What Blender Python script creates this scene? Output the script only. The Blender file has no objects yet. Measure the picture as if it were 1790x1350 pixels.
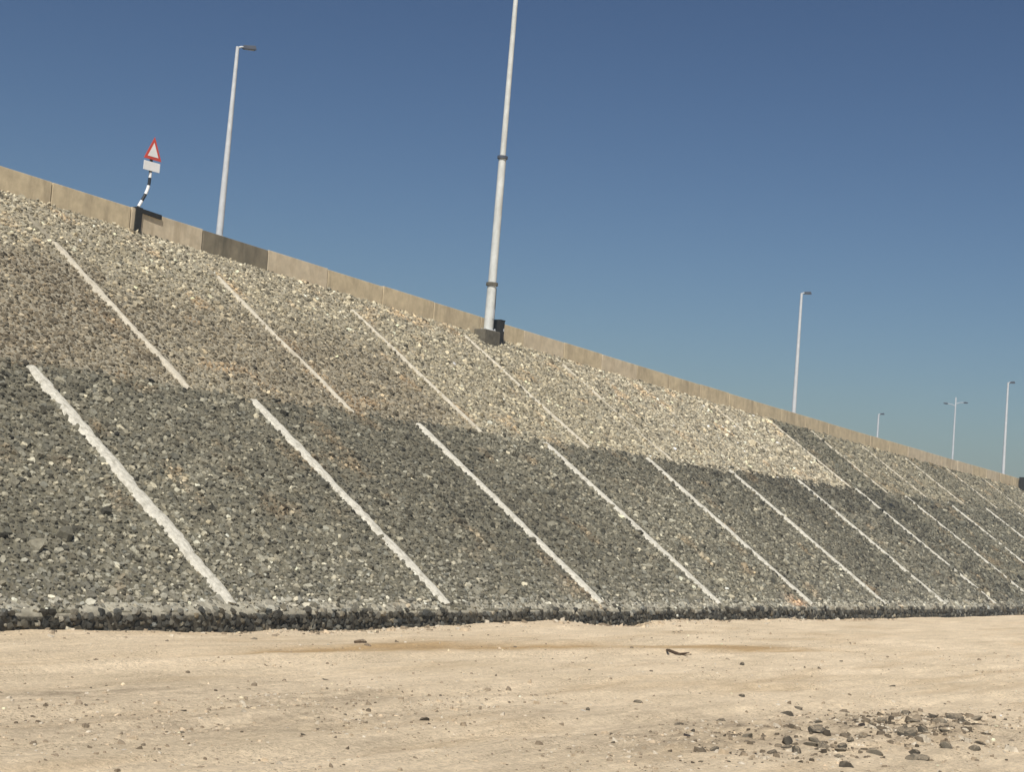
import bpy, math, random
import numpy as np
from mathutils import Vector, Matrix

random.seed(7)
rng = np.random.default_rng(11)
scene = bpy.context.scene
COL = scene.collection

# ------------------------------------------------------------------ camera
K = 2.2                                   # metres per survey unit
PITCH, ROLL, YAW = 0.08377, 0.08148, 0.98158
CAM = Vector((0.0, -29.1345, 3.52))
fw = Vector((math.sin(YAW) * math.cos(PITCH), math.cos(YAW) * math.cos(PITCH), math.sin(PITCH)))
rt = Vector((math.cos(YAW), -math.sin(YAW), 0))
up = rt.cross(fw)
r2 = rt * math.cos(ROLL) + up * math.sin(ROLL)
u2 = up * math.cos(ROLL) - rt * math.sin(ROLL)
cam = bpy.data.objects.new('camera', bpy.data.cameras.new('camera'))
COL.objects.link(cam)
m = Matrix(((r2.x, u2.x, -fw.x), (r2.y, u2.y, -fw.y), (r2.z, u2.z, -fw.z))).to_4x4()
m.translation = CAM
cam.matrix_world = m
cam.data.sensor_width = 36
cam.data.lens = 2767.1 / 1790 * 36
cam.data.clip_start = 0.1
cam.data.clip_end = 9000
scene.camera = cam

# ------------------------------------------------------------------ light
SUN_EL, SUN_ROT = math.radians(52), math.radians(246)
world = bpy.data.worlds.new('World')
scene.world = world
world.use_nodes = True
wn = world.node_tree.nodes
sky = wn.new('ShaderNodeTexSky')
sky.sky_type = 'NISHITA'
sky.sun_disc = False
sky.sun_elevation = SUN_EL
sky.sun_rotation = SUN_ROT
sky.altitude = 0
sky.air_density = 1.0
sky.dust_density = 1.5
sky.ozone_density = 1.0
mul = wn.new('ShaderNodeVectorMath'); mul.operation = 'SCALE'; mul.inputs['Scale'].default_value = 0.45
gam = wn.new('ShaderNodeGamma'); gam.inputs[1].default_value = 1.58      # the camera's contrast, alike over the whole sky
world.node_tree.links.new(sky.outputs[0], mul.inputs[0])
world.node_tree.links.new(mul.outputs[0], gam.inputs[0])
world.node_tree.links.new(gam.outputs[0], wn['Background'].inputs[0])
wn['Background'].inputs[1].default_value = 0.084
sun = bpy.data.objects.new('sun', bpy.data.lights.new('sun', 'SUN'))
COL.objects.link(sun)
sun.data.energy = 4.9
sun.data.angle = math.radians(0.53)
sun.data.color = (1.0, 0.955, 0.88)
sd = Vector((math.sin(SUN_ROT) * math.cos(SUN_EL), math.cos(SUN_ROT) * math.cos(SUN_EL), math.sin(SUN_EL)))
sun.rotation_euler = sd.to_track_quat('Z', 'Y').to_euler()
scene.view_settings.view_transform = 'Standard'
scene.view_settings.look = 'None'
scene.view_settings.exposure = 0.0
scene.view_settings.gamma = 1.0
scene.view_settings.use_curve_mapping = False
scene.render.engine = 'CYCLES'

# ------------------------------------------------------------------ helpers
def srgb(r, g, b):
    f = lambda c: (c / 255 / 12.92) if c / 255 <= 0.04045 else ((c / 255 + 0.055) / 1.055) ** 2.4
    return (f(r), f(g), f(b), 1)

def new_mat(name, rough=0.9, spec=0.25):
    mt = bpy.data.materials.new(name)
    mt.use_nodes = True
    nt = mt.node_tree
    b = nt.nodes['Principled BSDF']
    b.inputs['Roughness'].default_value = rough
    b.inputs['Specular IOR Level'].default_value = spec
    return mt, nt, b

def nd(nt, typ, **kw):
    n = nt.nodes.new(typ)
    for k, v in kw.items():
        if hasattr(n, k):
            setattr(n, k, v)
        else:
            n.inputs[k].default_value = v
    return n

def noise(nt, co, scale, detail=4, rough=0.55):
    n = nd(nt, 'ShaderNodeTexNoise')
    n.inputs['Scale'].default_value = scale
    n.inputs['Detail'].default_value = detail
    n.inputs['Roughness'].default_value = rough
    nt.links.new(co, n.inputs['Vector'])
    return n.outputs[0]

def maprange(nt, v, a, b, c, d):
    n = nd(nt, 'ShaderNodeMapRange')
    nt.links.new(v, n.inputs[0])
    for i, x in enumerate((a, b, c, d)):
        n.inputs[i + 1].default_value = x
    return n.outputs[0]

def mix(nt, fac, a, b, mode='MIX'):
    n = nd(nt, 'ShaderNodeMix', data_type='RGBA', blend_type=mode)
    for sock, v in ((n.inputs[0], fac), (n.inputs[6], a), (n.inputs[7], b)):
        if isinstance(v, (int, float, tuple)):
            sock.default_value = v
        else:
            nt.links.new(v, sock)
    return n.outputs[2]

def bump(nt, bsdf, h, dist, strength=1.0):
    n = nd(nt, 'ShaderNodeBump')
    n.inputs['Distance'].default_value = dist
    n.inputs['Strength'].default_value = strength
    nt.links.new(h, n.inputs['Height'])
    nt.links.new(n.outputs[0], bsdf.inputs['Normal'])

def objco(nt, scale=(1, 1, 1), rotz=0):
    tc = nd(nt, 'ShaderNodeTexCoord')
    mp = nd(nt, 'ShaderNodeMapping')
    mp.inputs['Scale'].default_value = scale
    mp.inputs['Rotation'].default_value = (0, 0, rotz)
    nt.links.new(tc.outputs['Object'], mp.inputs[0])
    return mp.outputs[0]

def speckled(name, col, var=0.25, scale=3.0, rough=0.9, bumpd=0.01, dark=None, metal=0.0):
    mt, nt, b = new_mat(name, rough)
    co = objco(nt)
    v = noise(nt, co, scale, 6, 0.65)
    f = maprange(nt, v, 0.3, 0.7, 1 - var, 1 + var)
    c = mix(nt, 1.0, col, f, 'MULTIPLY')
    if dark:
        g = maprange(nt, noise(nt, objco(nt, (1, 1, 0.22)), scale * 0.8, 6, 0.65), 0.48, 0.70, 0, 0.9)
        c = mix(nt, g, c, dark)
    nt.links.new(c, b.inputs['Base Color'])
    b.inputs['Metallic'].default_value = metal
    if bumpd:
        bump(nt, b, v, bumpd)
    return mt

class MB:
    def __init__(self):
        self.v, self.f = [], []
    def add(self, vs, fs):
        n = len(self.v)
        self.v += [tuple(x) for x in vs]
        self.f += [tuple(i + n for i in q) for q in fs]
        return self
    def box(self, x0, x1, y0, y1, z0, z1):
        return self.add([(x0, y0, z0), (x1, y0, z0), (x1, y1, z0), (x0, y1, z0), (x0, y0, z1), (x1, y0, z1), (x1, y1, z1), (x0, y1, z1)],
                        [(3, 2, 1, 0), (4, 5, 6, 7), (0, 1, 5, 4), (1, 2, 6, 5), (2, 3, 7, 6), (3, 0, 4, 7)])
    def tube(self, pts, rads, n=16, cap=True):
        pts = [Vector(p) for p in pts]
        rings, nv = [], len(self.v)
        for i, p in enumerate(pts):
            a = pts[max(i - 1, 0)]; b = pts[min(i + 1, len(pts) - 1)]
            d = (b - a).normalized() if (b - a).length > 1e-9 else Vector((0, 0, 1))
            x = Vector((0, 1, 0)).cross(d)
            if x.length < 1e-3:
                x = Vector((1, 0, 0))
            x.normalize(); y = d.cross(x)
            for j in range(n):
                t = 2 * math.pi * j / n
                self.v.append(tuple(p + (x * math.cos(t) + y * math.sin(t)) * rads[i]))
        for i in range(len(pts) - 1):
            for j in range(n):
                a = nv + i * n + j; b = nv + i * n + (j + 1) % n
                self.f.append((a, b, b + n, a + n))
        if cap:
            for k0, rev in ((nv, True), (nv + (len(pts) - 1) * n, False)):
                ring = [self.v[k0 + j] for j in range(n)]
                self.add(ring, [tuple(reversed(range(n))) if rev else tuple(range(n))])
        return self
    def prism(self, poly, y0, y1):        # poly in x,z extruded along y
        n = len(poly)
        vs = [(x, y0, z) for x, z in poly] + [(x, y1, z) for x, z in poly]
        fs = [tuple(range(n)), tuple(reversed(range(n, 2 * n)))] + [((i + 1) % n, i, i + n, (i + 1) % n + n) for i in range(n)]
        return self.add(vs, fs)
    def build(self, name, mat, parent=None, loc=None, bevel=0, smooth=False):
        me = bpy.data.meshes.new(name)
        me.from_pydata(self.v, [], self.f)
        me.materials.append(mat)
        if smooth:
            for p in me.polygons:
                p.use_smooth = len(p.vertices) == 4
        o = bpy.data.objects.new(name, me)
        COL.objects.link(o)
        if parent:
            o.parent = parent
        if loc:
            o.location = loc
        if bevel:
            bv = o.modifiers.new('bevel', 'BEVEL'); bv.width = bevel; bv.segments = 2
        return o

def empty(name, loc):
    o = bpy.data.objects.new(name, None)
    o.location = loc
    COL.objects.link(o)
    return o

def tag(o, label, cat, group=None):
    o['label'] = label; o['category'] = cat
    if group:
        o['group'] = group
    return o

def np_mesh(name, V, quads=None, tris=None, col=None, mat=None, parent=None, smooth=False):
    me = bpy.data.meshes.new(name)
    nq = 0 if quads is None else len(quads); nt_ = 0 if tris is None else len(tris)
    me.vertices.add(len(V)); me.vertices.foreach_set('co', np.ascontiguousarray(V, np.float32).ravel())
    loops = np.concatenate([a for a in (quads.ravel() if nq else None, tris.ravel() if nt_ else None) if a is not None])
    me.loops.add(len(loops)); me.loops.foreach_set('vertex_index', loops.astype(np.int32))
    me.polygons.add(nq + nt_)
    st = np.concatenate([np.arange(nq) * 4, nq * 4 + np.arange(nt_) * 3]).astype(np.int32)
    me.polygons.foreach_set('loop_start', st)
    me.update(calc_edges=True)
    me.polygons.foreach_set('use_smooth', np.full(nq + nt_, smooth))
    if col is not None:
        at = me.attributes.new('tint', 'FLOAT_COLOR', 'POINT')
        at.data.foreach_set('color', np.ascontiguousarray(col, np.float32).ravel())
    if mat:
        me.materials.append(mat)
    o = bpy.data.objects.new(name, me)
    COL.objects.link(o)
    if parent:
        o.parent = parent
    return o

# value noise in numpy, for relief and for the tones of the stone
_perm = rng.random((256, 256))
def vnoise(x, y, s):
    x = np.asarray(x) / s + 31.7; y = np.asarray(y) / s + 77.3
    xi = np.floor(x).astype(int); yi = np.floor(y).astype(int)
    fx = x - xi; fy = y - yi
    fx = fx * fx * (3 - 2 * fx); fy = fy * fy * (3 - 2 * fy)
    g = lambda a, b: _perm[a % 256, b % 256]
    return (g(xi, yi) * (1 - fx) + g(xi + 1, yi) * fx) * (1 - fy) + (g(xi, yi + 1) * (1 - fx) + g(xi + 1, yi + 1) * fx) * fy
def fbm(x, y, s, o=4):
    t = 0; a = 0.5; tot = 0
    for i in range(o):
        t = t + a * vnoise(x + i * 13.1, y - i * 7.7, s / 2 ** i); tot += a; a *= 0.5
    return t / tot

# ------------------------------------------------------------------ the lie of the embankment
ANG = 0.60479
CA, SA = math.cos(ANG), math.sin(ANG)
ZK = 0.2455 * K                       # top of the toe kerb
def top_L(x):                          # slope length up to the wall
    s = np.minimum(np.asarray(x, float) / K, 118.0)
    return (10.3607 - 0.07357 * (s - 25) + 0.28347 * ((s - 25) / 25) ** 2) * K
def mid_L(x):                          # where the grey pitching ends and the tan begins
    return (5.272 + 0.01214 * (np.asarray(x, float) / K - 25)) * K
def slope_pt(x, L, n=0.0):
    return Vector((x, L * CA - n * SA, ZK + L * SA + n * CA))
def crest(x):
    L = float(top_L(x)); return L * CA, ZK + L * SA
X0, X1 = -12.0, 300.0

# ------------------------------------------------------------------ ground
def ground_z(x, y):
    x = np.asarray(x, float); y = np.asarray(y, float)
    near = np.exp(-((x - 30) / 70) ** 2 - ((y + 10) / 40) ** 2)
    z = (fbm(x * 0.45, y, 4.0, 4) - 0.5) * 0.16 + (fbm(x, y, 0.9, 3) - 0.5) * 0.075
    # shallow ruts running along the toe
    for yc, w, d, ph in ((-4.6, 0.5, 0.05, 0.0), (-6.7, 0.45, 0.06, 0.7), (-11.4, 0.35, 0.05, 1.1), (-13.2, 0.35, 0.05, 1.6), (-16.0, 0.5, 0.06, 2.0)):
        yy = y - yc + 0.10 * (x - 30) + 0.5 * np.sin(x * 0.12 + ph)
        tread = 0.018 * np.sin(x * 15.0 + 6 * np.abs(yy)) * np.clip(2.5 * (fbm(x, y, 3.0, 2) - 0.4), 0, 1)
        z = z - (d + tread) * np.exp(-(yy / w) ** 4) + d * 0.6 * np.exp(-((np.abs(yy) - 1.7 * w) / (0.6 * w)) ** 2)
    near_y = 1 / (1 + np.exp((y + 9.0) / 1.5))
    z = z + near_y * (fbm(x * 0.8, y, 0.55, 3) - 0.5) * 0.07
    # churned, stony rise at the near right
    blob = np.exp(-((x - 30) / 6.0) ** 2 - ((y + 18.6) / 2.6) ** 2)
    z = z + blob * (0.10 + (fbm(x, y, 0.8, 3) - 0.5) * 0.42)
    # sand drifted against the kerb
    drift = np.exp(-((y + 0.2) / 0.8) ** 2)
    z = z * (1 - 0.5 * drift) + drift * (0.03 + 0.26 * (fbm(x, 0 * x, 5.0, 4) - 0.5) * 2)
    return z * near

def axis(a, b, step, ext):
    core = np.arange(a, b, step)
    g = []; d = step; p = b
    while p < ext:
        d *= 1.35; p += d; g.append(p)
    h = []; d = step; p = a
    while p > -ext:
        d *= 1.35; p -= d; h.append(p)
    return np.concatenate([h[::-1], core, g])
gx = axis(8, 90, 0.12, 4000); gy = axis(-22, 1.2, 0.09, 4000)
GX, GY = np.meshgrid(gx, gy, indexing='ij')
GZ = ground_z(GX, GY)
nx, ny = GX.shape
idx = np.arange(nx * ny).reshape(nx, ny)
Q = np.stack([idx[:-1, :-1], idx[1:, :-1], idx[1:, 1:], idx[:-1, 1:]], -1).reshape(-1, 4)
# tint: red = ochre damp sand, green = grey stony dirt
xx, yy = GX.ravel(), GY.ravel()
def lobe(cx, cy, lx, ly, tilt=-0.15):
    dx = xx - cx; dy = yy - cy - tilt * dx
    return np.exp(-(dx / lx) ** 2 - (dy / ly) ** 2)
stk = fbm(xx * 0.16, yy, 0.9, 4)
och = (lobe(38, -5.3, 8, 0.8, -0.2) + 0.9 * lobe(30, -4.7, 6, 0.55, -0.1) + 0.8 * lobe(46, -7.4, 6, 0.7, -0.3)) * np.clip(1.6 * stk, 0, 1.3)
och = och + 0.35 * np.clip((stk - 0.55) * 4, 0, 1)
gry = np.clip(1.2 * lobe(20, -8.6, 7, 1.6, -0.25) + 1.0 * lobe(19.5, -12.2, 6, 1.3, -0.2) + 1.1 * lobe(29, -17.6, 8, 2.4, -0.3), 0, 1.2) * np.clip(2.6 * (fbm(xx * 0.3, yy, 1.3, 5) - 0.22), 0, 1.2)
T = np.stack([np.clip(och, 0, 1), np.clip(gry, 0, 1), 0 * xx, 0 * xx + 1], -1)

sand_m, nt, b = new_mat('sand', 0.95, 0.15)
co = objco(nt)
at = nd(nt, 'ShaderNodeAttribute', attribute_name='tint')
sp = nd(nt, 'ShaderNodeSeparateColor'); nt.links.new(at.outputs[0], sp.inputs[0])
big = noise(nt, objco(nt, (0.35, 1, 1)), 0.5, 6, 0.6)
c = mix(nt, maprange(nt, big, 0.35, 0.68, 0, 1), (0.77, 0.632, 0.442, 1), (0.63, 0.512, 0.348, 1))
c = mix(nt, sp.outputs[0], c, (0.46, 0.32, 0.165, 1))
brk = maprange(nt, noise(nt, objco(nt, (0.45, 1.3, 1)), 2.6, 8, 0.78), 0.40, 0.58, 0.0, 1.0)
sm = nd(nt, 'ShaderNodeMath', operation='MULTIPLY'); nt.links.new(sp.outputs[1], sm.inputs[0]); nt.links.new(brk, sm.inputs[1])
c = mix(nt, sm.outputs[0], c, (0.38, 0.305, 0.21, 1))
fine = noise(nt, co, 9, 7, 0.75)
c = mix(nt, 1.0, c, maprange(nt, fine, 0.3, 0.7, 0.74, 1.22), 'MULTIPLY')
streak = noise(nt, objco(nt, (0.18, 1.6, 1), 0.12), 2.2, 6, 0.65)
c = mix(nt, 1.0, c, maprange(nt, streak, 0.35, 0.7, 1.06, 0.86), 'MULTIPLY')
grit = noise(nt, co, 20, 3, 0.7)
clus = maprange(nt, noise(nt, objco(nt, (0.3, 1, 1)), 1.3, 6, 0.7), 0.42, 0.60, 0.0, 1.0)
gm = nd(nt, 'ShaderNodeMath', operation='MULTIPLY'); nt.links.new(maprange(nt, grit, 0.53, 0.62, 0, 0.8), gm.inputs[0]); nt.links.new(clus, gm.inputs[1])
c = mix(nt, gm.outputs[0], c, (0.24, 0.185, 0.12, 1))
nt.links.new(c, b.inputs['Base Color'])
hgt = nd(nt, 'ShaderNodeMath', operation='ADD'); nt.links.new(fine, hgt.inputs[0]); nt.links.new(streak, hgt.inputs[1])
bump(nt, b, hgt.outputs[0], 0.065)
o = np_mesh('sand_ground', np.stack([xx, yy, GZ.ravel()], -1), Q, None, T, sand_m, smooth=True)
o['kind'] = 'structure'

# ------------------------------------------------------------------ embankment body and the road on it
mortar_m, nt, b = new_mat('bedding_mortar', 0.95, 0.15)
co = objco(nt)
v = noise(nt, co, 5.0, 6, 0.65)
sx_ = nd(nt, 'ShaderNodeSeparateXYZ'); nt.links.new(co, sx_.inputs[0])
edge_n = nd(nt, 'ShaderNodeMath', operation='MULTIPLY_ADD'); nt.links.new(noise(nt, co, 0.7, 3), edge_n.inputs[0]); edge_n.inputs[1].default_value = 0.9
nt.links.new(sx_.outputs['Y'], edge_n.inputs[2])
c = mix(nt, maprange(nt, edge_n.outputs[0], 9.9, 10.1, 0, 1), (0.150, 0.138, 0.098, 1), (0.285, 0.255, 0.188, 1))
c = mix(nt, 1.0, c, maprange(nt, v, 0.3, 0.7, 0.65, 1.35), 'MULTIPLY')
nt.links.new(c, b.inputs['Base Color'])
bump(nt, b, v, 0.04)
xs = np.concatenate([np.arange(X0, 120, 2.0), np.arange(120, X1 + 1, 10.0)])
V = []
for x in xs:
    yt, zt = crest(x)
    V += [(x, 0.35, -1.2), (x, 0.0, ZK - 0.04), (x, yt + 0.05, zt - 0.005), (x, yt + 0.6, zt - 0.02), (x, yt + 95, zt - 0.02), (x, yt + 130, -1.2)]
V = np.array(V); n = len(xs)
Q = []
for i in range(n - 1):
    for j in range(5):
        a = i * 6 + j
        Q.append((a, a + 6, a + 7, a + 1))
emb = np_mesh('embankment', V, np.array(Q), None, None, mortar_m)
emb['kind'] = 'structure'
asphalt_m = speckled('asphalt', (0.05, 0.05, 0.05, 1), 0.25, 2.0, 0.9, 0.01)
V = []
for x in xs:
    yt, zt = crest(x)
    V += [(x, yt + 0.7, zt + 0.004), (x, yt + 92, zt + 0.004)]
road = np_mesh('road', np.array(V), np.array([(2 * i, 2 * i + 2, 2 * i + 3, 2 * i + 1) for i in range(n - 1)]), None, None, asphalt_m)
road['kind'] = 'structure'

# ------------------------------------------------------------------ stones
stone_m, nt, b = new_mat('pitching_stone', 0.9, 0.2)
at = nd(nt, 'ShaderNodeAttribute', attribute_name='tint')
co = objco(nt)
v = noise(nt, co, 9.0, 5, 0.65)
c = mix(nt, 1.0, at.outputs[0], maprange(nt, v, 0.3, 0.7, 0.72, 1.28), 'MULTIPLY')
nt.links.new(c, b.inputs['Base Color'])
bump(nt, b, v, 0.02)

LOW_RIBS = [(14.2696 + 4.474 * i) * K for i in range(-3, 22)]
UP_RIBS = [s * K for s in (9.1, 13.2, 17.32, 21.34, 25.33, 29.55, 33.5, 37.4, 41.5, 45.2, 48.4, 52.4, 56.4, 60.8, 65.0, 69.2, 73.4, 77.6, 82, 86, 90, 95, 100)]
LOW_W = 0.50
UP_W = {2: 0.33, 3: 0.27, 4: 0.27, 5: 0.27, 6: 0.18, 7: 0.14, 8: 0.12, 9: 0.20, 10: 0.24, 11: 0.15, 12: 0.34, 13: 0.20}

def grid_stones(xa, xb, d):
    """jittered stagger of stone centres on the slope"""
    Lm = float(np.max(top_L(np.array([xa, xb])))) + 0.2
    nu = int((xb - xa) / d); nv = int(Lm / (d * 0.87))
    U, W = np.meshgrid(np.arange(nu), np.arange(nv), indexing='ij')
    U = U + 0.5 * (W % 2)
    x = xa + (U + rng.uniform(-0.36, 0.36, U.shape)) * d
    L = (W + 0.3 + rng.uniform(-0.36, 0.36, W.shape)) * d * 0.87
    x, L = x.ravel(), L.ravel()
    k = (L < top_L(x) + 0.1) & (L > 0.02) & (rng.random(len(x)) > 0.04)
    x, L = x[k], L[k]
    return x, L, d * 0.56 * rng.lognormal(0, 0.27, len(x))

parts = [grid_stones(-10, 20, 0.30), grid_stones(20, 52, 0.148), grid_stones(52, 90, 0.165), grid_stones(90, 165, 0.225), grid_stones(165, 250, 0.5)]
sx = np.concatenate([p[0] for p in parts]); sL = np.concatenate([p[1] for p in parts]); sr = np.concatenate([p[2] for p in parts])
edge = mid_L(sx) + (fbm(sx, sL, 1.5, 3) - 0.5) * 0.7
low = sL < edge + rng.normal(0, 0.16, len(sL))
sr = np.where(low, sr * rng.lognormal(0.0, 0.14, len(sr)), sr)
keep = np.ones(len(sx), bool)
for x in LOW_RIBS:
    keep &= ~(low & (np.abs(sx - x) < LOW_W * 0.34))
for i, x in enumerate(UP_RIBS):
    if i in UP_W:
        keep &= ~(~low & (np.abs(sx - x) < UP_W[i] * 0.36) & (sL < top_L(sx) - 1.5))
sx, sL, sr, low = sx[keep], sL[keep], sr[keep], low[keep]

def lerp(a, b, t):
    return a + (b - a) * t[:, None]
def tones(x, L, low):
    n = len(x); s = x / K + (fbm(x + 40, L, 1.8, 3) - 0.5) * 1.3; l = L / K
    grey = np.array([0.168, 0.156, 0.115]); tan = np.array([0.335, 0.298, 0.208])
    brown = np.array([0.185, 0.155, 0.105]); pale = np.array([0.395, 0.352, 0.255]); olive = np.array([0.140, 0.130, 0.092])
    up_c = np.tile(tan, (n, 1))
    big = fbm(x, L, 7.0, 4)
    t = np.clip(1.3 * (s < 17.6) * np.clip((9.2 - l) / 1.0, 0, 1) + 0.75 * ((s >= 17.6) & (s < 25.3)) * np.clip((9.0 - l) / 1.5, 0, 1), 0, 1) * np.clip(2.8 * (0.80 - big), 0, 1)
    up_c = lerp(up_c, np.tile(brown, (n, 1)), t)
    t = np.clip((s - 31) / 5, 0, 1) * np.clip((45.2 - s) * 4, 0, 1)
    up_c = lerp(up_c, np.tile(pale, (n, 1)), 0.75 * t)
    t = np.clip((l - (top_L(x) / K - 1.3)) / 0.7, 0, 1) * np.clip((34 - s) / 6, 0, 1)
    up_c = lerp(up_c, np.tile(pale, (n, 1)), 0.35 * t)
    dk = np.where(s > 45.2, 1.0, 0.0)
    dk = dk * np.where(s < 48.4, 1.0, np.where(s < 52.4, 0.62, np.where(s < 56.4, 0.55, np.where(s < 60.8, 0.85, 0.7))))
    up_c = lerp(up_c, np.tile(olive, (n, 1)), dk)
    lo_c = np.tile(grey, (n, 1)) * (0.50 + 1.02 * big)[:, None]
    t = np.clip((l - 3.6) / 1.5, 0, 1)
    lo_c = lo_c * (1 - (0.12 + 0.16 * np.clip((s - 26) / 8, 0, 1)) * t)[:, None]
    lo_c = lo_c * (1 - 0.12 * np.clip((s - 28) / 8, 0, 1))[:, None]
    t = np.clip((1.6 - l) / 1.6, 0, 1) * np.clip(fbm(x, L, 2.5, 3) * 2 - 0.3, 0, 1)
    lo_c = lerp(lo_c, np.tile(np.array([0.27, 0.255, 0.20]), (n, 1)), 0.6 * t)
    t = np.clip((s - 44) / 6, 0, 1)
    lo_c = lerp(lo_c, np.tile(olive * 1.05, (n, 1)), 0.6 * t)
    t = np.exp(-((s - 47.6) / 1.3) ** 4)
    lo_c = lo_c * (1 - 0.30 * t)[:, None]
    # mortar slopped over the lowest course
    t = np.clip((0.72 - L) / 0.3, 0, 1) * np.clip(fbm(x, L, 1.6, 3) * 3 - 0.45, 0, 1)
    lo_c = lerp(lo_c, np.tile(np.array([0.34, 0.32, 0.255]), (n, 1)), 0.6 * t)
    c = np.where(low[:, None], lo_c, up_c)
    # rusty and sandy patches
    t = np.clip((fbm(x + 91, L, 1.7, 3) - 0.66) * 6, 0, 1) * 0.5
    c = lerp(c, c * np.array([1.55, 1.22, 0.95]), t)
    t = np.exp(-((x - 69.3) / 0.8) ** 2 - ((L - 0.3) / 0.5) ** 2)
    c = lerp(c, np.tile(np.array([0.46, 0.30, 0.18]), (n, 1)), t)
    # each stone its own value
    val = rng.lognormal(0, np.where(low, 0.36, 0.29), n)
    val = np.where(rng.random(n) < 0.12, val * 0.42, val)
    val = np.where(rng.random(n) < 0.07, val * 1.55, val)
    hue = rng.normal(0, 0.025, (n, 1)) * np.array([1, 0.2, -1])
    c = c * val[:, None] * (1 + hue)
    return np.clip(c, 0.02, 0.72)

def stone_verts(n, r):
    """n stones as six-sided lumps with a split, tilted top; local x, y on the bed and z out of it"""
    k = np.arange(6) * math.pi / 3
    a = k[None] + rng.uniform(-0.32, 0.32, (n, 6)) + rng.uniform(0, 6.28, (n, 1))
    rr = r[:, None] * rng.uniform(0.78, 1.22, (n, 6))
    st = rng.uniform(0.72, 1.0, (n, 1)); th = rng.uniform(0, math.pi, (n, 1))
    bx, by = rr * np.cos(a), rr * np.sin(a) * st
    ct, sn = np.cos(th), np.sin(th)
    bx, by = bx * ct - by * sn, bx * sn + by * ct
    h = r[:, None] * rng.uniform(0.12, 0.62, (n, 1))
    tilt = rng.normal(0, 0.26, (n, 2))
    sc = rng.uniform(0.58, 0.84, (n, 6))
    tx, ty = bx * sc, by * sc
    tz = h + tilt[:, :1] * tx + tilt[:, 1:] * ty + rng.uniform(-0.12, 0.12, (n, 6)) * r[:, None]
    cz = h[:, 0] + rng.uniform(0.0, 0.22, n) * r
    cxy = rng.uniform(-0.2, 0.2, (n, 2)) * r[:, None]
    bot = np.stack([bx, by, np.full_like(bx, -0.10)], -1)
    top = np.stack([tx, ty, tz], -1)
    cen = np.concatenate([cxy, cz[:, None]], 1)[:, None]
    return np.concatenate([bot, top, cen], 1)          # n,13,3
SQ = np.array([(i, (i + 1) % 6, 6 + (i + 1) % 6, 6 + i) for i in range(6)])
ST = np.array([(6 + i, 6 + (i + 1) % 6, 12) for i in range(6)])

def pack(name, P, B, cols, parent, stuff=True):
    """P centres (n,3); B local verts (n,13,3) already in world axes"""
    n = len(P)
    V = (P[:, None] + B).reshape(-1, 3)
    off = (np.arange(n) * 13)[:, None, None]
    C4 = np.concatenate([np.repeat(cols, 13, 0), np.ones((n * 13, 1))], 1)
    o = np_mesh(name, V, (SQ[None] + off).reshape(-1, 4), (ST[None] + off).reshape(-1, 3), C4, stone_m, parent)
    if stuff:
        o['kind'] = 'stuff'
    return o

E1 = np.array([1., 0, 0]); E2 = np.array([0, CA, SA]); EN = np.array([0, -SA, CA])
cols = tones(sx, sL, low)
loc = stone_verts(len(sx), sr)
B = loc[..., 0:1] * E1 + loc[..., 1:2] * E2 + loc[..., 2:3] * EN
P = sx[:, None] * E1 + sL[:, None] * E2 + np.array([0, 0, ZK]) - 0.036 * EN

def in_frame(P):
    d = P - np.array(CAM)
    w = d @ np.array(fw)
    px = (d @ np.array(r2)) / w * 2767; py = (d @ np.array(u2)) / w * 2767
    return (np.abs(px) < 885) & (np.abs(py) < 665), w
inf, depth = in_frame(P)
score = np.where(inf, sr / depth, 0)
pick = np.argsort(-score)[:300]
single = np.zeros(len(sx), bool); single[pick] = True

def single_stone(P, B, c, parent, name='stone'):
    me = bpy.data.meshes.new(name)
    V = np.concatenate([B]).reshape(-1, 3)
    me.from_pydata(V.tolist(), [], [tuple(int(i) for i in q) for q in SQ] + [tuple(int(i) for i in q) for q in ST])
    at = me.attributes.new('tint', 'FLOAT_COLOR', 'POINT')
    at.data.foreach_set('color', np.tile(np.append(c, 1.0), 13).astype(np.float32))
    me.materials.append(stone_m)
    o = bpy.data.objects.new(name, me)
    o.location = P
    o.parent = parent
    COL.objects.link(o)
    return o
for i in pick:
    single_stone(P[i], B[i], cols[i], emb)
for nm, msk in (('grey_stone_pitching', low & ~single), ('tan_stone_pitching', ~low & ~single)):
    pack(nm, P[msk], B[msk], cols[msk], emb)

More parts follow.
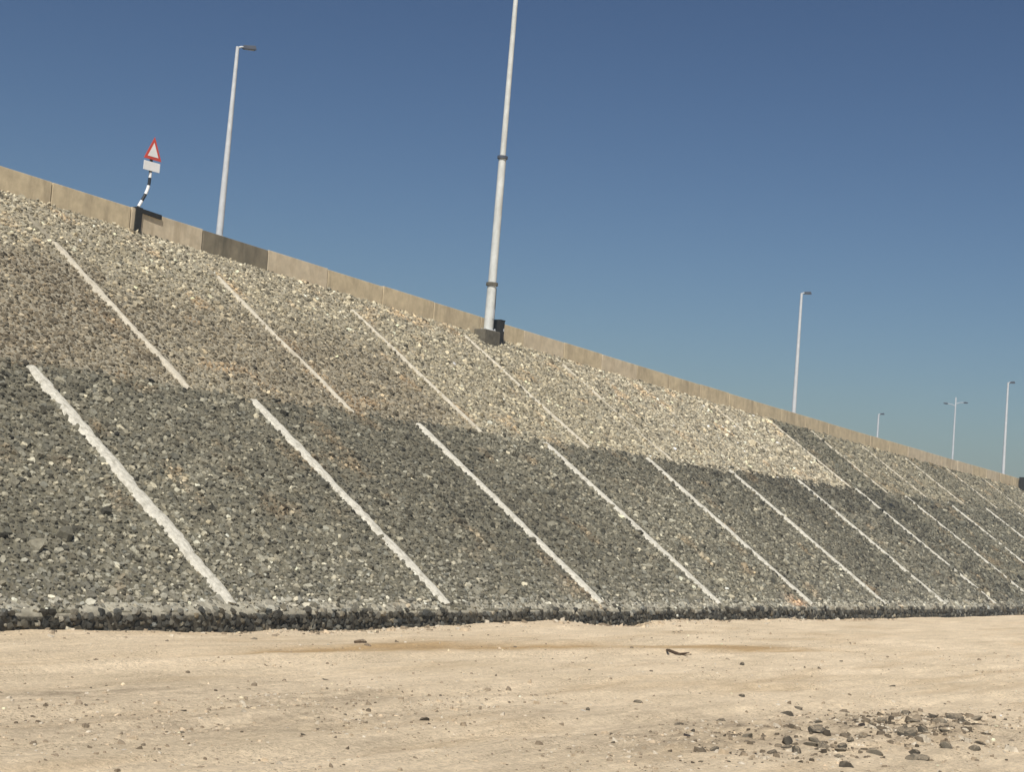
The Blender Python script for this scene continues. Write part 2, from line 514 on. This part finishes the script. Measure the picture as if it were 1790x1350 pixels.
# ------------------------------------------------------------------ mortar ribs running up the slope
rib_m = speckled('pale_mortar', (0.56, 0.535, 0.45, 1), 0.20, 7.0, 0.95, 0.03, dark=(0.30, 0.28, 0.22, 1))
rib_tan_m = speckled('weathered_mortar', (0.52, 0.475, 0.375, 1), 0.22, 5.0, 0.95, 0.03, dark=(0.36, 0.32, 0.24, 1))
def rib(x, La, Lb, w, mat, h=0.062, ragged=0.12, fade=False):
    n = max(6, int((Lb - La) / 0.22))
    Ls = np.linspace(La, Lb, n)
    q = rng.uniform(0, 500)
    wob = (fbm(Ls + q, Ls * 0, 2.2, 3) - 0.5) * 0.16
    V = []
    for i, L in enumerate(Ls):
        e = min(1, (i + 0.6) / 3, (n - 1 - i + 0.6) / 3)
        wl = w * 0.5 * (1 + rng.normal(0, ragged)) * (0.6 + 0.4 * e); wr = w * 0.5 * (1 + rng.normal(0, ragged)) * (0.6 + 0.4 * e)
        wl *= 0.82 + 0.36 * float(vnoise(L + q, 3, 1.4)); wr *= 0.82 + 0.36 * float(vnoise(L + q, 9, 1.4))
        hh = h * (0.85 + 0.3 * float(vnoise(L + q, 21, 0.8)))
        if fade:
            hh -= 0.07 * float(vnoise(L + q, 40, 1.1) > 0.55)
        for t, z in ((-1.15, -0.08), (-0.85, hh * 0.6), (-0.3, hh), (0.35, hh * 1.02), (0.85, hh * 0.6), (1.15, -0.08)):
            V.append(slope_pt(x + wob[i] + t * (wl if t < 0 else wr), L + rng.uniform(-0.05, 0.05), z))
    F = [(i * 6 + j, i * 6 + j + 1, i * 6 + j + 7, i * 6 + j + 6) for i in range(n - 1) for j in range(5)]
    F += [(5, 4, 3, 2, 1, 0), tuple((n - 1) * 6 + j for j in range(6))]
    mb = MB(); mb.add(V, [tuple(reversed(f)) for f in F])
    return mb.build('mortar_rib', mat, emb)
for i, x in enumerate(LOW_RIBS):
    if 0 <= x < 200:
        rib(x, 0.25, float(mid_L(x)) - 0.15, LOW_W * (1.0 if x < 34 else 0.92 if x < 95 else 0.62), rib_m)
for i, x in enumerate(UP_RIBS):
    if i in UP_W or x > 100 or i < 2:
        w = UP_W.get(i, 0.22)
        top = float(top_L(x)) - (0.8 if i < 6 else 0.35 if i < 9 else 0.2)
        top = {2: 20.5, 3: 21.0, 4: 20.95, 5: 21.2}.get(i, top)
        rib(x, float(mid_L(x)) - 0.05, top, w, rib_tan_m, h=0.055, ragged=0.2, fade=i in (6, 7, 8))

# ------------------------------------------------------------------ toe kerb of rubble
kerb_m = speckled('kerb_mortar', (0.12, 0.11, 0.085, 1), 0.4, 6.0, 0.95, 0.03)
kerb = empty('toe_kerb', (30, -0.1, 0))
tag(kerb, 'low dark rubble stone kerb along the foot of the embankment slope', 'kerb')
ks = np.arange(-10, 250, 0.5)
V = []
for x in ks:
    f = -0.02 + 0.05 * float(fbm(np.array(x), np.array(0.), 3.0, 3))
    t = ZK - 0.09 + 0.05 * (float(fbm(np.array(x), np.array(5.), 1.2, 3)) - 0.5)
    V += [(x - 30, f + 0.1, -0.6), (x - 30, f + 0.04, t - 0.05), (x - 30, f + 0.09, t), (x - 30, 0.34, t + 0.12)]
n = len(ks)
np_mesh('kerb_body', np.array(V), np.array([(i * 4 + j, i * 4 + 4 + j, i * 4 + 5 + j, i * 4 + 1 + j) for i in range(n - 1) for j in range(3)]), None, None, kerb_m, kerb)
ledge_m = speckled('dusty_mortar', (0.35, 0.325, 0.25, 1), 0.35, 4.0, 0.95, 0.03, dark=(0.22, 0.20, 0.155, 1))
V = []
for x in ks:
    up_ = 0.50 + 0.38 * float(fbm(np.array(x), np.array(9.), 2.0, 3)) - 0.12
    for L_, n_ in ((-0.10, -0.09), (-0.05, -0.034), (0.12, -0.020), (0.6 * up_, -0.026), (up_, -0.07)):
        p_ = slope_pt(x, L_, n_ + 0.07 * (float(fbm(np.array(x), np.array(L_ * 3), 0.9, 2)) - 0.5))
        V.append((p_.x - 30, p_.y + 0.1, p_.z))
np_mesh('mortar_ledge', np.array(V), np.array([(i * 5 + j, i * 5 + 5 + j, i * 5 + 6 + j, i * 5 + 1 + j) for i in range(n - 1) for j in range(4)]), None, None, ledge_m, kerb, smooth=True)
def kerb_rows():
    xsL, zsL, rsL = [], [], []
    for xa, xb, d in ((-8, 20, 0.3), (20, 60, 0.19), (60, 120, 0.24), (120, 220, 0.4)):
        nu = int((xb - xa) / d); nz = int(0.66 / (d * 0.85)) + 1
        for w in range(nz):
            for u in range(nu):
                xsL.append(xa + (u + 0.5 * (w % 2) + random.uniform(-0.35, 0.35)) * d)
                zsL.append(-0.10 + (w + random.uniform(-0.3, 0.3)) * d * 0.85)
                rsL.append(d * 0.56 * random.lognormvariate(0, 0.22))
    return np.array(xsL), np.array(zsL), np.array(rsL)
kx, kz, kr = kerb_rows()
msk = kz < ZK - 0.02; kx, kz, kr = kx[msk], kz[msk], kr[msk]
kl = stone_verts(len(kx), kr)
kl[..., 2] = np.minimum(kl[..., 2] * 0.8, 0.07)
KB = kl[..., 0:1] * E1 + kl[..., 1:2] * np.array([0, 0.15, 1.0]) + kl[..., 2:3] * np.array([0, -1.0, 0.15])
KP = np.stack([kx - 30, 0.015 + 0.03 * (kz / ZK), kz], -1)
kc = np.tile(np.array([0.072, 0.067, 0.053]), (len(kx), 1)) * rng.lognormal(0, 0.38, (len(kx), 1)) * (1 + rng.normal(0, 0.05, (len(kx), 1)) * np.array([1, .2, -1]))
lt = (rng.random(len(kx)) < 0.08) | ((kz > ZK - 0.16) & (rng.random(len(kx)) < 0.30))
kc = np.where(lt[:, None], kc * 2.6, kc)
kc = np.clip(kc, 0.02, 0.6)
inf, depth = in_frame(KP + np.array([30, -0.1, 0]))
pick = np.argsort(-np.where(inf & (kz > 0.0), kr / depth, 0))[:300]
sg = np.zeros(len(kx), bool); sg[pick] = True
for i in pick:
    single_stone(KP[i], KB[i], kc[i], kerb)
pack('rubble_stones', KP[~sg], KB[~sg], kc[~sg], kerb)

# ------------------------------------------------------------------ parapet wall of precast panels
WH = 0.4071 * K
conc_m = speckled('sandy_concrete', (0.51, 0.425, 0.28, 1), 0.18, 2.2, 0.9, 0.01, dark=(0.33, 0.27, 0.18, 1))
conc2_m = speckled('pale_concrete', (0.53, 0.45, 0.32, 1), 0.18, 2.0, 0.9, 0.01, dark=(0.37, 0.30, 0.20, 1))
dark_m = speckled('grey_concrete', (0.20, 0.172, 0.12, 1), 0.2, 1.8, 0.9, 0.004, dark=(0.10, 0.09, 0.065, 1))
wall = empty('parapet_wall', (48, crest(48)[0], crest(48)[1]))
tag(wall, 'sandy concrete parapet wall of joined panels along the top of the slope', 'wall')
wl = Vector(wall.location)
PW = 1.76 * K
base_s = 21.74 * K
for i in range(-13, 52):
    xa = base_s + i * PW + 0.025; xb = base_s + (i + 1) * PW - 0.025
    (ya, za), (yb, zb) = crest(xa), crest(xb)
    off = random.uniform(-0.012, 0.012); dz = random.uniform(-0.02, 0.02)
    vs = []
    for x, y, z in ((xa, ya, za), (xb, yb, zb)):
        for dy, hz in ((0.00, -0.25), (0.03, WH + dz), (0.25, WH + dz), (0.28, -0.25)):
            vs.append(Vector((x, y + dy + off, z + hz)) - wl)
    fs = [(0, 1, 2, 3), (7, 6, 5, 4), (0, 4, 5, 1), (1, 5, 6, 2), (2, 6, 7, 3), (3, 7, 4, 0)]
    mb = MB().add(vs, fs)
    o = mb.build('wall_panel', dark_m if i == 0 else random.choice((conc_m, conc_m, conc2_m)), wall, bevel=0.02)
    if i == 0:
        o['label'] = 'dark grey panel of the parapet wall below a lamp post'

# ------------------------------------------------------------------ lamp posts
galv_m = speckled('galvanised_steel', (0.50, 0.52, 0.53, 1), 0.12, 3.0, 0.7, 0)
head_m = speckled('lamp_housing', (0.07, 0.08, 0.10, 1), 0.1, 5.0, 0.5, 0)
lens_m = speckled('lamp_lens', (0.35, 0.36, 0.36, 1), 0.1, 5.0, 0.2, 0)
black_m = speckled('black_steel', (0.022, 0.021, 0.018, 1), 0.3, 6.0, 0.6, 0.002)
plinth_m = speckled('plinth_concrete', (0.12, 0.108, 0.082, 1), 0.3, 4.0, 0.95, 0.02)
def lamp_post(x, y, z, h, label, r0=0.15, r1=0.075):
    e = empty('street_lamp', (x, y, z))
    tag(e, label, 'street lamp', 'street lamps along the embankment road')
    MB().box(-0.22, 0.22, -0.22, 0.22, 0, 0.03).build('base_plate', galv_m, e)
    MB().tube([(0, 0, 0.03), (0, 0, h * 0.5), (0, 0, h)], [r0, (r0 + r1) / 2, r1], 14).build('pole', galv_m, e, smooth=True)
    MB().box(-0.06, 0.06, -r0 - 0.012, -r0 + 0.03, 0.7, 1.15).build('access_door', galv_m, e)
    d = Vector((0.9, -0.43, 0)).normalized()
    MB().tube([(0, 0, h - 0.06), (d.x * 0.15, d.y * 0.15, h + 0.03), (d.x * 0.34, d.y * 0.34, h + 0.06)], [0.05, 0.045, 0.04], 10).build('arm', galv_m, e, smooth=True)
    hd = MB()
    P = lambda a, s, zz: Vector((d.x * a - d.y * s, d.y * a + d.x * s, h + zz))
    vs = [P(0.25, -.09, -.04), P(0.25, .09, -.04), P(0.85, .15, .02), P(0.85, -.15, .02), P(0.25, -.07, .13), P(0.25, .07, .13), P(0.80, .10, .22), P(0.80, -.10, .22)]
    hd.add(vs, [(3, 2, 1, 0), (4, 5, 6, 7), (0, 1, 5, 4), (1, 2, 6, 5), (2, 3, 7, 6), (3, 0, 4, 7)])
    hh = hd.build('lamp_head', head_m, e, bevel=0.02)
    MB().add([P(.35, -.07, -.036), P(.35, .07, -.036), P(.78, .10, .007), P(.78, -.10, .007)], [(3, 2, 1, 0)]).build('lens', lens_m, hh)
    return e
def deck(x):
    return crest(x)
H = 4.38 * K
lamp_post(49.75, deck(49.75)[0] + 1.1, deck(49.75)[1], H, 'lamp post with small dark head rising behind the dark wall panel', 0.165, 0.075)
lamp_post(106.1, deck(106.1)[0] + 1.1, deck(106.1)[1], 4.5 * K, 'slim lamp post behind the wall where the tan pitching ends', 0.165, 0.085)
lamp_post(152.6, deck(152.6)[0] + 1.1, deck(152.6)[1], 4.52 * K, 'slim lamp post beside a low dark cabinet at the wall', 0.16, 0.085)
lamp_post(186.0, 40.9, deck(186)[1], 4.52 * K, 'far hazy lamp post barely showing above the wall', 0.17, 0.10)

# far lamp post with an arm to either side
e = empty('street_lamp', (281.1, 62.4, deck(258)[1] - 0.02))
tag(e, 'far thin lamp post with twin arms above the wall', 'street lamp', 'street lamps along the embankment road')
hz = 31.9 - e.location.z
MB().box(-0.3, 0.3, -0.3, 0.3, 0, 0.04).build('base_plate', galv_m, e)
MB().tube([(0, 0, 0.04), (0, 0, hz)], [0.24, 0.12], 12).build('pole', galv_m, e, smooth=True)
for sg_, zz in ((1, hz - 0.9), (-1, hz - 1.3)):
    dx_, dy_ = sg_ * 0.55, -sg_ * 0.83
    MB().tube([(0, 0, zz - 0.3), (dx_ * 0.8, dy_ * 0.8, zz), (dx_ * 1.5, dy_ * 1.5, zz + 0.05)], [0.07, 0.06, 0.06], 8).build('arm', galv_m, e)
    MB().tube([(dx_ * 1.4, dy_ * 1.4, zz + 0.05), (dx_ * 1.7, dy_ * 1.7, zz + 0.07), (dx_ * 2.2, dy_ * 2.2, zz + 0.08)], [0.10, 0.17, 0.10], 10).build('lamp_head', head_m, e)

# tall stepped mast on its plinth in front of the wall
mx, my = 67.30, 17.62
mz = 13.05
e = empty('tall_mast', (mx, my, mz))
tag(e, 'tall white stepped steel mast standing on a plinth in front of the wall', 'mast')
MB().box(-0.85, 0.55, -0.42, 0.30, -0.75, 0.12).build('plinth', plinth_m, e, bevel=0.04)
white_m = speckled('white_painted_steel', (0.56, 0.575, 0.545, 1), 0.14, 2.0, 0.6, 0, dark=(0.42, 0.41, 0.36, 1))
z1, z2, z3 = 15.55 - mz, 22.31 - mz, 36.5 - mz
MB().tube([(0, 0, 0.12), (0, 0, 0.16)], [0.40, 0.40], 20).build('base_flange', galv_m, e)
MB().tube([(0, 0, 0.16), (0, 0, z1)], [0.25, 0.235], 20).build('pole_section', white_m, e, smooth=True)
MB().tube([(0, 0, z1), (0, 0, z1 + 0.16)], [0.31, 0.31], 20).build('collar', plinth_m, e)
MB().tube([(0, 0, z1 + 0.16), (0, 0, z2)], [0.215, 0.195], 20).build('pole_section', white_m, e, smooth=True)
MB().tube([(0, 0, z2), (0, 0, z2 + 0.14)], [0.275, 0.275], 20).build('collar', head_m, e)
MB().tube([(0, 0, z2 + 0.14), (0, 0, z3)], [0.155, 0.10], 20).build('pole_section', white_m, e, smooth=True)
for k in range(6):
    t_ = k * math.pi / 3
    MB().tube([(0.34 * math.cos(t_), 0.34 * math.sin(t_), 0.16), (0.34 * math.cos(t_), 0.34 * math.sin(t_), 0.24)], [0.03, 0.03], 6).build('anchor_bolt', galv_m, e)
MB().box(-0.08, 0.08, -0.262, -0.235, 0.75, 1.25).build('access_door', galv_m, e, bevel=0.01)
MB().tube([(0.20, -0.16, 0.1), (0.21, -0.17, 1.6), (0.20, -0.15, 2.4)], [0.022, 0.022, 0.022], 6).build('cable_conduit', head_m, e)
MB().box(-0.9, 0.9, -0.07, 0.07, z3, z3 + 0.12).build('crossbar', galv_m, e)
for s_ in (-0.7, 0.7):
    MB().box(s_ - 0.22, s_ + 0.22, -0.30, -0.07, z3 - 0.15, z3 + 0.32).build('floodlight', head_m, e, bevel=0.02)

def cabinet(x, y, z, w, d, h, label):
    e = empty('cabinet', (x, y, z))
    tag(e, label, 'cabinet')
    MB().box(-w / 2, w / 2, -d / 2, d / 2, -0.25, h).build('body', black_m, e, bevel=0.015)
    MB().box(-w / 2 - 0.012, w / 2 + 0.012, -d / 2 - 0.03, d / 2 + 0.012, h, h + 0.04).build('lid', black_m, e, bevel=0.01)
    dr = MB().box(-w / 2 + 0.04, w / 2 - 0.04, -d / 2 - 0.02, -d / 2, 0.06, h - 0.06).build('door', black_m, e, bevel=0.005)
    MB().box(w / 2 - 0.12, w / 2 - 0.09, -d / 2 - 0.05, -d / 2 - 0.02, h * 0.45, h * 0.6).build('handle', galv_m, dr)
cabinet(68.42, 17.72, 12.85, 0.42, 0.42, 1.02, 'black metal cabinet beside the foot of the tall white mast')
cx_ = 152.6 + 1.4
cabinet(cx_, crest(cx_)[0] - 0.35, crest(cx_)[1] - 0.2, 0.6, 0.5, 1.15, 'black metal cabinet in front of the wall near a slim lamp post')

# ------------------------------------------------------------------ warning sign on a bent post
bx_, by_ = 44.29, crest(44.29)[0]
bz_ = crest(44.29)[1]
e = empty('wall_bracket', (bx_, by_, bz_))
tag(e, 'black steel bracket with arm clamped over the wall at the sign', 'bracket')
MB().box(-0.17, 0.17, -0.07, -0.005, -0.22, WH + 0.02).build('upright', black_m, e, bevel=0.01)
ya, za = crest(45.46)
MB().add([Vector(v) for v in ((0.17, -0.075, WH - 0.13), (1.17, ya - by_ - 0.075, za - bz_ + WH - 0.16), (1.17, ya - by_ + 0.28, za - bz_ + WH - 0.16), (0.17, 0.28, WH - 0.13),
          (0.17, -0.075, WH + 0.04), (1.17, ya - by_ - 0.075, za - bz_ + WH + 0.03), (1.17, ya - by_ + 0.28, za - bz_ + WH + 0.03), (0.17, 0.28, WH + 0.04))],
         [(3, 2, 1, 0), (4, 5, 6, 7), (0, 1, 5, 4), (1, 2, 6, 5), (2, 3, 7, 6), (3, 0, 4, 7)]).build('arm', black_m, e, bevel=0.01)
MB().box(-0.17, 0.17, -0.07, 0.32, WH + 0.02, WH + 0.07).build('cap_plate', black_m, e, bevel=0.01)

sgn = empty('warning_sign', (44.29, 19.45, 14.96))
tag(sgn, 'red bordered triangular warning sign with white plate on bent striped post', 'road sign')
wpaint_m = speckled('white_sign_paint', (0.78, 0.79, 0.78, 1), 0.05, 4.0, 0.45, 0)
bpaint_m = speckled('black_sign_paint', (0.02, 0.022, 0.026, 1), 0.1, 4.0, 0.5, 0)
red_m = speckled('red_sign_paint', (0.55, 0.075, 0.05, 1), 0.08, 4.0, 0.4, 0)
path = [(0, 0, 0), (0.15, 0, 0.28), (0.29, 0, 0.53), (0.40, 0, 0.82), (0.45, 0, 1.07), (0.455, 0, 1.55), (0.43, 0, 2.1), (0.41, 0, 2.5)]
def on_path(t):
    acc = 0
    for a, b_ in zip(path, path[1:]):
        l = (Vector(b_) - Vector(a)).length
        if acc + l >= t:
            return Vector(a).lerp(Vector(b_), (t - acc) / l)
        acc += l
    return Vector(path[-1])
cuts = [0, 0.30, 0.66, 1.06, 1.40, 1.62, 2.62]
for i, (a, b_) in enumerate(zip(cuts, cuts[1:])):
    pts = [on_path(a + (b_ - a) * t / 4) for t in range(5)]
    MB().tube(pts, [0.065] * 5, 12).build('post_band', wpaint_m if i % 2 == 0 else bpaint_m, sgn, smooth=True)
# the plates face down the slope road, turned a little to the camera
def rotz(poly_mb, a, c):
    ca, sa = math.cos(a), math.sin(a)
    poly_mb.v = [((x) * ca - y * sa + c[0], x * sa + y * ca + c[1], z + c[2]) for x, y, z in poly_mb.v]
    return poly_mb
A = math.radians(-6)
def tri(s, cz, cutw=0.0):
    h = s * 1.08
    return [(-s / 2, cz - h / 3), (s / 2, cz - h / 3), (0, cz + 2 * h / 3)]
ctr = (0.42, -0.10, 2.36)
pl = rotz(MB().prism(tri(0.88, 0), 0.0, 0.02), A, ctr).build('triangle_plate', red_m, sgn)
rotz(MB().prism(tri(0.54, 0), -0.006, -0.002), A, ctr).build('white_field', wpaint_m, pl)
rotz(MB().prism([(-0.41, -0.19), (0.41, -0.19), (0.41, 0.19), (-0.41, 0.19)], 0.0, 0.02), A, (0.42, -0.09, 1.76)).build('lower_plate', wpaint_m, sgn, bevel=0.008)

# ------------------------------------------------------------------ rocks on the sand
RK = [(32.5, -3.33, 0.33), (32.12, -3.91, 0.17), (32.82, -14.02, 0.2), (28.82, -13.6, 0.23), (31.0, -15.88, 0.24), (32.26, -15.6, 0.17), (26.4, -17.88, 0.26), (25.53, -18.44, 0.19), (27.6, -17.98, 0.31), (26.46, -18.32, 0.16), (26.42, -18.57, 0.24), (26.04, -19.03, 0.17), (25.51, -19.2, 0.13), (26.22, -19.58, 0.21), (27.05, -19.95, 0.22), (30.3, -18.69, 0.42), (29.36, -18.91, 0.19), (30.88, -18.81, 0.2), (32.6, -18.54, 0.24), (30.73, -19.28, 0.13), (34.05, -18.41, 0.42), (33.52, -18.79, 0.22), (33.62, -17.52, 0.25), (30.83, -17.5, 0.21), (29.9, -17.0, 0.18), (26.32, -17.15, 0.18), (24.14, -17.6, 0.15), (41.18, -10.1, 0.22), (46.51, -10.91, 0.17), (40.37, -14.76, 0.15), (22.31, -12.98, 0.2), (25.55, -10.97, 0.11), (30.25, -1.76, 0.2), (27.13, -1.86, 0.13), (19.58, -7.71, 0.1), (17.76, -9.62, 0.09), (19.42, -10.14, 0.11), (18.1, -10.36, 0.09), (17.69, -11.85, 0.1), (18.98, -13.13, 0.11), (21.79, -11.67, 0.1), (25.3, -8.27, 0.12), (26.5, -13.76, 0.15), (50.09, -0.46, 0.29), (34.24, -9.22, 0.13), (26.35, -15.79, 0.15), (25.59, -16.45, 0.1), (27.99, -15.84, 0.15), (31.93, -17.57, 0.16), (33.16, -18.11, 0.19), (30.08, -18.42, 0.15), (24.87, -18.3, 0.15), (24.5, -19.74, 0.18), (28.75, -20.45, 0.16), (31.45, -20.39, 0.15)]
RK += [(27.0, -18.15, 0.22), (26.85, -18.75, 0.2), (27.3, -18.7, 0.16), (25.9, -18.1, 0.15), (29.9, -18.95, 0.22), (30.6, -18.45, 0.2), (31.2, -18.3, 0.18), (31.9, -18.25, 0.2), (33.9, -18.0, 0.2), (34.5, -18.75, 0.18), (29.0, -17.4, 0.16), (28.2, -18.6, 0.16), (26.6, -20.1, 0.24), (28.1, -20.2, 0.2), (30.0, -20.2, 0.2)]
CH = [(26.77, -17.93, 0.1), (27.16, -18.4, 0.09), (30.21, -17.14, 0.08), (32.0, -19.73, 0.18), (40.44, -0.83, 0.25), (26.17, -13.86, 0.11), (15.34, -13.09, 0.07)]
rock_m = [speckled('dark_rock', (0.085, 0.074, 0.056, 1), 0.35, 12.0, 0.9, 0.02), speckled('grey_rock', (0.14, 0.122, 0.09, 1), 0.35, 12.0, 0.9, 0.02), speckled('brown_rock', (0.11, 0.075, 0.045, 1), 0.35, 12.0, 0.9, 0.02)]
for rm in rock_m:
    nt = rm.node_tree; b = nt.nodes['Principled BSDF']
    src = b.inputs['Base Color'].links[0].from_socket
    ge = nd(nt, 'ShaderNodeNewGeometry'); sp = nd(nt, 'ShaderNodeSeparateXYZ'); nt.links.new(ge.outputs['Normal'], sp.inputs[0])
    ad = nd(nt, 'ShaderNodeMath', operation='MULTIPLY'); nt.links.new(maprange(nt, sp.outputs['Z'], 0.45, 0.95, 0, 0.75), ad.inputs[0])
    nt.links.new(maprange(nt, noise(nt, objco(nt), 5, 4), 0.35, 0.6, 0, 1), ad.inputs[1])
    nt.links.new(mix(nt, ad.outputs[0], src, (0.42, 0.34, 0.23, 1)), b.inputs['Base Color'])
pale_rock_m = speckled('pale_rock', (0.62, 0.58, 0.50, 1), 0.2, 12.0, 0.9, 0.02)
import bmesh
def rock_mesh(seed, mat):
    r = random.Random(seed)
    bm = bmesh.new()
    bmesh.ops.create_icosphere(bm, subdivisions=2, radius=1)
    r.seed(seed + 5)
    planes = []
    for _ in range(12):
        d = Vector((r.gauss(0, 1), r.gauss(0, 1), r.gauss(0, 0.8))).normalized()
        planes.append((d, r.uniform(0.38, 0.8)))
    st = Vector((r.uniform(1.1, 1.8), r.uniform(0.8, 1.1), r.uniform(0.55, 0.95)))
    for v in bm.verts:
        for d, k in planes:
            t = v.co.dot(d) - k
            if t > 0:
                v.co -= d * t
        v.co = Vector((v.co.x * st.x, v.co.y * st.y, v.co.z * st.z)) * r.uniform(0.95, 1.05)
    me = bpy.data.meshes.new('rock')
    bm.to_mesh(me); bm.free()
    me.materials.append(mat)
    return me
meshes = [[rock_mesh(100 * k + i, rock_m[k]) for i in range(5)] for k in range(3)]
special = {0: 'largest dark brown stone lying alone near the rubble kerb', 1: 'small brown stone touching the lone dark stone near the kerb',
           15: 'large dark grey broken stone in the stony rise on sand', 20: 'big flat dark stone at the far edge of the stony rise',
           43: 'dark stone fallen against the foot of the rubble kerb', 30: 'single dark stone on smooth sand away from other rubble'}
def put_rock(me, x, y, w, label, cat='rock', group=None):
    o = bpy.data.objects.new('rock', me)
    COL.objects.link(o)
    s = w * 0.5
    o.scale = (s, s, s * random.uniform(0.6, 0.95))
    o.rotation_euler = (random.uniform(-0.3, 0.3), random.uniform(-0.3, 0.3), random.uniform(0, 6.28))
    o.location = (x, y, float(ground_z(x, y)) + s * 0.05)
    tag(o, label, cat, group)
for i, (x, y, w) in enumerate(RK):
    k = 2 if i in (0, 1, 43) else (0 if random.random() < 0.65 else 1)
    me = meshes[k][i % 5]
    stony = y < -15 and x > 23.5
    if i in special:
        put_rock(me, x, y, w * 1.4, special[i])
    elif stony:
        put_rock(me, x, y, w * 1.55, f"{'larger' if w >= 0.2 else 'smaller'} {('dark', 'grey', 'brown')[k]} angular stone among the loose rubble of the stony rise", group=f"{'larger' if w >= 0.2 else 'smaller'} {('dark', 'grey', 'brown')[k]} stones of the stony rise")
    else:
        put_rock(me, x, y, w, f"small {('dark', 'grey', 'brown')[k]} stone lying scattered on open sand", group=f"{('dark', 'grey', 'brown')[k]} stones scattered on the open sand")
pale = [rock_mesh(900 + i, pale_rock_m) for i in range(3)]
for i, (x, y, w) in enumerate(CH):
    stony = y < -15 and x > 23.5
    put_rock(pale[i % 3], x, y, w, 'small white stone among dark rubble of the stony rise' if stony else 'small whitish stone lying on the open sand',
             group='white stones of the stony rise' if stony else 'whitish stones on the open sand')
# dry twig
mb = MB()
zt = float(ground_z(41.5, -8.0)) + 0.05
mb.tube([(0.9, 0.95, 0), (0.2, 0.5, 0.05), (-0.35, -0.1, 0.02), (-0.15, -0.4, 0.05)], [0.03, 0.045, 0.05, 0.02], 7)
mb.tube([(-0.3, -0.05, 0.02), (-0.5, -0.5, 0.12)], [0.035, 0.015], 6)
tw = mb.build('twig', speckled('dry_wood', (0.075, 0.05, 0.03, 1), 0.3, 15, 0.9, 0), loc=(41.45, -8.05, zt))
tag(tw, 'crooked dry brown twig lying on smooth sand', 'twig')

# gravel too small to pick apart
def gravel():
    N = 9000
    x = np.concatenate([rng.normal(29.5, 4.2, 3600), rng.uniform(12, 60, 3400), rng.normal(20, 4.5, 2000), rng.uniform(20, 80, 1500)])
    y = np.concatenate([-18.2 + rng.normal(0, 1.25, 3600) - 0.12 * (x[:3600] - 29.5), rng.uniform(-21, -0.6, 3400), -11.5 + rng.normal(0, 1.6, 2000), -0.12 - np.abs(rng.normal(0, 0.45, 1500))])
    m_ = (fbm(x, y, 1.6, 3) > 0.47) | (rng.random(len(x)) < 0.25)
    x, y = x[m_], y[m_]
    n = len(x)
    r = np.clip(rng.lognormal(-3.75, 0.5, n), 0.008, 0.085)
    big_ = np.exp(-((x - 29.5) / 5.5) ** 2 - ((y + 18.2) / 1.5) ** 2) * 0.5 > rng.random(n)
    r = np.where(big_, r * 1.9, r)
    r = np.where((y > -1.3) & (rng.random(n) < 0.5), r * 2.2, r)
    l = stone_verts(n, r)
    l[:, :6, 2] = -0.4 * r[:, None]
    z = ground_z(x, y)
    c = np.tile(np.array([0.30, 0.24, 0.165]), (n, 1)) * rng.lognormal(0, 0.4, (n, 1))
    dk = np.exp(-((x - 29.5) / 5.5) ** 2 - ((y + 18.2) / 1.7) ** 2) * 1.4 > rng.random(n)
    c = np.where(dk[:, None], c * 0.45, c)
    c = np.where((rng.random(n) < 0.2)[:, None], np.array([0.5, 0.44, 0.34]), c)
    return pack('gravel', np.stack([x, y, z], -1), l, np.clip(c, 0.03, 0.65), None)
gv = gravel()
gv['label'] = 'fine loose gravel strewn over the sand'

# ------------------------------------------------------------------ the dusty air
HAZE_DENSITY = 0.0006
hz_m = bpy.data.materials.new('dusty_air')
hz_m.use_nodes = True
hn = hz_m.node_tree
for n_ in list(hn.nodes):
    if n_.type != 'OUTPUT_MATERIAL':
        hn.nodes.remove(n_)
pv = hn.nodes.new('ShaderNodeVolumePrincipled')
pv.inputs['Color'].default_value = (0.66, 0.82, 0.95, 1)
pv.inputs['Density'].default_value = HAZE_DENSITY
pv.inputs['Anisotropy'].default_value = 0.0
hn.links.new(pv.outputs[0], [n_ for n_ in hn.nodes if n_.type == 'OUTPUT_MATERIAL'][0].inputs['Volume'])
hzo = MB().box(-4600, 4600, -4600, 4600, -2.6, 39.0).build('haze', hz_m)
hzo['kind'] = 'stuff'
hzo['label'] = 'thin pale dusty air over the whole place'
